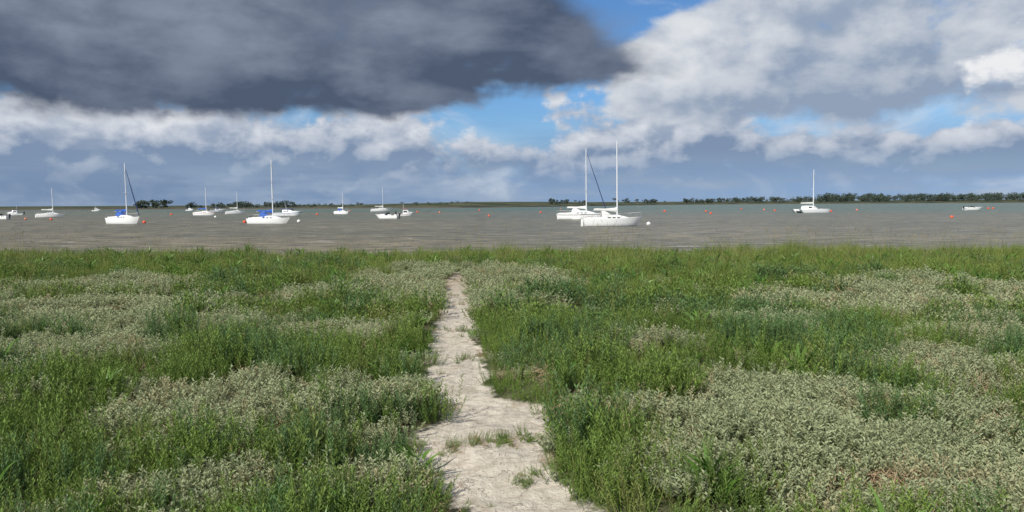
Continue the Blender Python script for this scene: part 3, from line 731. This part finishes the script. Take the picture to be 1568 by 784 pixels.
def motorboat(t, d, L, heading, style='open', trim=None, fb_=.6):
    e = make_empty('motorboat', t*d, d, heading); B = L*.36
    bm = bmesh.new(); hull(bm, L, B, fb_, bowfull=.7, stern=.9, rake=.16, sheer=.45, draft=.3); part(e, 'hull', bm, [gel, trim or gel, anti, deckm])
    z0 = fb_*1.02
    if style == 'open':
        bm = bmesh.new(); loft(bm, [[(x, w, z0-.04), (x, w*.85, z0+h), (x, -w*.85, z0+h), (x, -w, z0-.04)] for x, w, h in ((.04*L, B*.40, .20), (.18*L, B*.36, .26), (.34*L, B*.2, .18), (.42*L, B*.08, .12))], closed=True); part(e, 'foredeck_cuddy', bm, gel)
        bm = bmesh.new(); loft(bm, [[(.08*L-.12*abs(y)*L, y*B*.38, z0+.12), (.02*L-.12*abs(y)*L, y*B*.34, z0+.60)] for y in (-1, -.6, 0, .6, 1)], cap=False); part(e, 'windscreen', bm, glass, False)
        bm = bmesh.new()
        for y in (-.2*B, .2*B): loft(bm, [[(-.12*L+dx, y+dy, z) for dx, dy in ((-.2, -.2), (.2, -.2), (.2, .2), (-.2, .2))] for z in (z0-.2, z0+.22)], closed=True)
        loft(bm, [[(-.40*L+dx, y, z0+.25*k) for dx, k in ((-.15, -.2), (.2, -.2), (.2, .8), (-.15, 1.0))] for y in (-B*.34, B*.34)], closed=True)
        part(e, 'seats', bm, trim or deckm)
    else:
        h = .95 if style == 'cruiser' else 1.15
        bm = bmesh.new(); loft(bm, [[(x, w, z0-.04), (x, w*.9, z0+.75*hh), (x, w*.7, z0+hh), (x, -w*.7, z0+hh), (x, -w*.9, z0+.75*hh), (x, -w, z0-.04)] for x, w, hh in
                 ((-.16*L, B*.38, h), (.08*L, B*.38, h), (.17*L, B*.36, h*.45), (.33*L, B*.22, h*.34), (.43*L, B*.08, h*.12))], closed=True); part(e, 'wheelhouse', bm, gel)
        bm = bmesh.new()
        for sg in (1, -1):
            for x0_, x1_ in ((-.13, -.04), (-.03, .06)):
                bm.faces.new([bm.verts.new((x*L, sg*(B*.38*(1-.1*k)+.012), z0+.75*h*k)) for x, k in ((x0_, .45), (x1_, .45), (x1_, .88), (x0_, .88))])
        bm.faces.new([bm.verts.new(p) for p in ((.158*L+.02, B*.32, z0+h*.55), (.158*L+.02, -B*.32, z0+h*.55), (.10*L+.02, -B*.27, z0+h*.93), (.10*L+.02, B*.27, z0+h*.93))])
        part(e, 'wheelhouse_windows', bm, glass, False)
        bm = bmesh.new(); loft(bm, [[(x, B*.40, z0+h+.012), (x, B*.40, z0+h+.07), (x, -B*.40, z0+h+.07), (x, -B*.40, z0+h+.012)] for x in (-.24*L, .10*L)], closed=True); part(e, 'roof', bm, trim or gel)
        bm = bmesh.new(); tube(bm, (-.1*L, 0, z0+h), (-.13*L, 0, z0+h+1.6), .03, .015, 6); tube(bm, (-.1*L, .3, z0+h), (-.18*L, .3, z0+h+1.3), .015, .01, 5); part(e, 'antenna', bm, alu)
    bm = bmesh.new()
    for sg in (1, -1):
        prev = None
        for s in (.55, .70, .84, .95, 1.0):
            b = cosp(s, .7)*B/2*.95; z = sheer_at(L, fb_, s, .45); tp = Vector(((s-.5)*L, sg*b, z+.35)); tube(bm, tp-Vector((0, 0, .35)), tp, .016, None, 5)
            if prev: tube(bm, prev, tp, .018, None, 5)
            prev = tp
    part(e, 'bow_rail', bm, wire, False)
    outboard_part(e, -.54*L, fb_*.9)
    return e
def catamaran(t, d, L, mast_h, heading):
    e = make_empty('catamaran', t*d, d, heading); B = L*.50
    for sg in (1, -1):
        bm = bmesh.new(); hull(bm, L, L*.15, .95, yc=sg*B*.39, bowfull=.6, stern=.7, rake=.03, sheer=.15, transom=.10); part(e, 'hull', bm, [gel, gel, anti, deckm])
    bm = bmesh.new(); loft(bm, [[(x, B*.42, .55), (x, B*.42, 1.04), (x, -B*.42, 1.04), (x, -B*.42, .55)] for x in (-.42*L, .12*L, .16*L)], closed=True); part(e, 'bridge_deck', bm, gel)
    def sec(x, w, h): return [(x, w, 1.0), (x, w*.9, 1.0+h*.78), (x, w*.7, 1.0+h), (x, 0, 1.03+h), (x, -w*.7, 1.0+h), (x, -w*.9, 1.0+h*.78), (x, -w, 1.0)]
    bm = bmesh.new(); loft(bm, [sec(-.22*L, B*.33, .95), sec(.0, B*.33, .95), sec(.08*L, B*.29, .72), sec(.15*L, B*.22, .34), sec(.20*L, B*.12, .06)], closed=True); part(e, 'saloon', bm, gel)
    bm = bmesh.new()
    for sg in (1, -1):
        bm.faces.new([bm.verts.new(p) for p in ((-.18*L, sg*(B*.33*.96+.014), 1.34), (.03*L, sg*(B*.31*.98+.014), 1.34), (.01*L, sg*(B*.31*.95+.014), 1.66), (-.18*L, sg*(B*.33*.91+.014), 1.70))])
    bm.faces.new([bm.verts.new(p) for p in ((.15*L+.02, B*.17, 1.30), (.15*L+.02, -B*.17, 1.30), (.085*L+.02, -B*.21, 1.68), (.085*L+.02, B*.21, 1.68))])
    part(e, 'saloon_windows', bm, glass, False)
    bm = bmesh.new(); tube(bm, (.16*L, -B*.4, .95), (.16*L, B*.4, .95), .08, None, 8); tube(bm, (.44*L, -B*.39, 1.0), (.44*L, B*.39, 1.0), .07, None, 8); part(e, 'crossbeams', bm, alu)
    bm = bmesh.new(); tube(bm, (.08*L, 0, 1.2), (.07*L, 0, mast_h), .13, .08, 10)
    for sg in (1, -1): tube(bm, (.07*L, 0, mast_h*.55), (.05*L, sg*.8, mast_h*.55), .03, .02, 6)
    part(e, 'mast', bm, alu)
    bm = bmesh.new(); tube(bm, (.06*L, 0, 2.5), (-.36*L, 0, 2.55), .06, .05, 8); part(e, 'boom', bm, alu)
    bm = bmesh.new(); loft(bm, [[(.05*L-.38*L*f, math.cos(a)*.16*(1-.4*f), 2.68+math.sin(a)*.24*(1-.4*f)) for a in [2*math.pi*k/8 for k in range(8)]] for f in (0, .1, .4, .7, 1)], closed=True); part(e, 'mainsail_cover', bm, deckm)
    bm = bmesh.new(); tube(bm, (.44*L, 0, 1.05), (.075*L, 0, mast_h*.93), .012, .012, 5)
    for sg in (1, -1): tube(bm, (-.02*L, sg*B*.45, 1), (.07*L, 0, mast_h*.9), .012, None, 4)
    part(e, 'rigging', bm, wire, False)
    return e
# main boats  (bearing tangent, distance, length, mast, heading)
sailboat(.1325, 96.8, 7.7, 10.7, 3, fb_=.92, cover=deckm, stripe=gel, hood=deckm, bbig=.34)
sailboat(.093, 137, 9.2, 12.7, -22, fb_=1.0, cover=deckm, jib=navy, stripe=blackm, hood=gel)
sailboat(-.5095, 120, 7.2, 9.4, -28, fb_=.95, cover=blue, jib=navy, hood=blue, stripe=gel)
sailboat(-.3185, 116, 7.4, 9.6, -20, fb_=.80, cover=blue, stripe=gel, hood=blue, outboard=True)
sailboat(-.6065, 194, 6.6, 7.3, 20, fb_=.8, cover=deckm, stripe=gel)
sailboat(-.4040, 216, 6.8, 7.8, -15, fb_=.8, cover=blue, stripe=redm)
sailboat(-.3630, 244, 6.1, 7.2, 25, fb_=.8, cover=deckm)
sailboat(-.2235, 229, 5.8, 6.2, -35, fb_=.75, cover=deckm, hood=blue)
sailboat(-.1715, 306, 8.2, 9.8, 15, fb_=.95, cover=deckm)
catamaran(.3935, 207, 9.3, 11.7, 14)
motorboat(-.2930, 195, 8.0, -12, 'cruiser', blue, .85)
motorboat(-.3865, 315, 6.4, 30, 'cruiser', blue, .8)
motorboat(-.1645, 153, 5.0, 168, 'open', gel, .65)
motorboat(-.1395, 185, 4.4, 10, 'pilot', redm, .55)
motorboat(.6075, 248, 6.6, 8, 'open', gel, .75)
motorboat(-.6540, 240, 4.8, 200, 'pilot', navy, .6)
motorboat(-.6740, 168, 4.6, 172, 'open', gel, .6)
motorboat(-.5460, 400, 4.6, 10, 'pilot', gel, .6)
motorboat(-.4230, 400, 4.6, -10, 'cruiser', blue, .6)

def buoy(t, d, r, mat):
    e = make_empty('mooring_buoy', t*d, d, random.uniform(0, 360), random.uniform(-12, 12))
    bm = bmesh.new(); prof = [(0, -.75), (.5, -.66), (.85, -.35), (1, .05), (.93, .42), (.68, .76), (.35, .95), (.16, 1.0), (.14, 1.22), (.0, 1.24)]
    loft(bm, [[(math.cos(2*math.pi*k/14)*a*r, math.sin(2*math.pi*k/14)*a*r, z*r+r*.35) for k in range(14)] for a, z in [(max(a, .01), z) for a, z in prof]], closed=True)
    part(e, 'float', bm, mat)
    bm = bmesh.new(); pts = [Vector((math.cos(a)*r*.22, 0, r*1.72+math.sin(a)*r*.22)) for a in [2*math.pi*k/10 for k in range(11)]]
    for p, q in zip(pts, pts[1:]): tube(bm, p, q, r*.05, None, 5)
    part(e, 'lifting_ring', bm, wire, False)
for t, d, r, mt in [(-.484, 126, .30, orange), (-.352, 124, .29, orange), (-.2805, 128, .29, gel), (-.6065, 158, .28, orange), (-.640, 165, .28, pink),
        (-.124, 270, .38, orange), (-.0950, 250, .36, pink), (-.0425, 330, .42, orange), (.0380, 235, .36, orange), (.0640, 400, .4, pink),
        (.1800, 101, .29, gel), (.2010, 245, .40, orange), (.2555, 240, .36, orange), (.2620, 195, .33, orange), (.332, 280, .4, pink), (.346, 255, .38, orange),
        (.4200, 230, .36, orange), (.4540, 260, .38, pink), (.5790, 135, .30, orange), (.6270, 290, .42, orange), (.6330, 290, .42, orange), (-.2560, 215, .33, orange),
        (-.030, 175, .28, orange), (.302, 330, .40, orange), (-.3900, 180, .29, gel), (-.448, 230, .36, orange), (-.213, 330, .4, pink)]:
    buoy(t, d, r, mt)
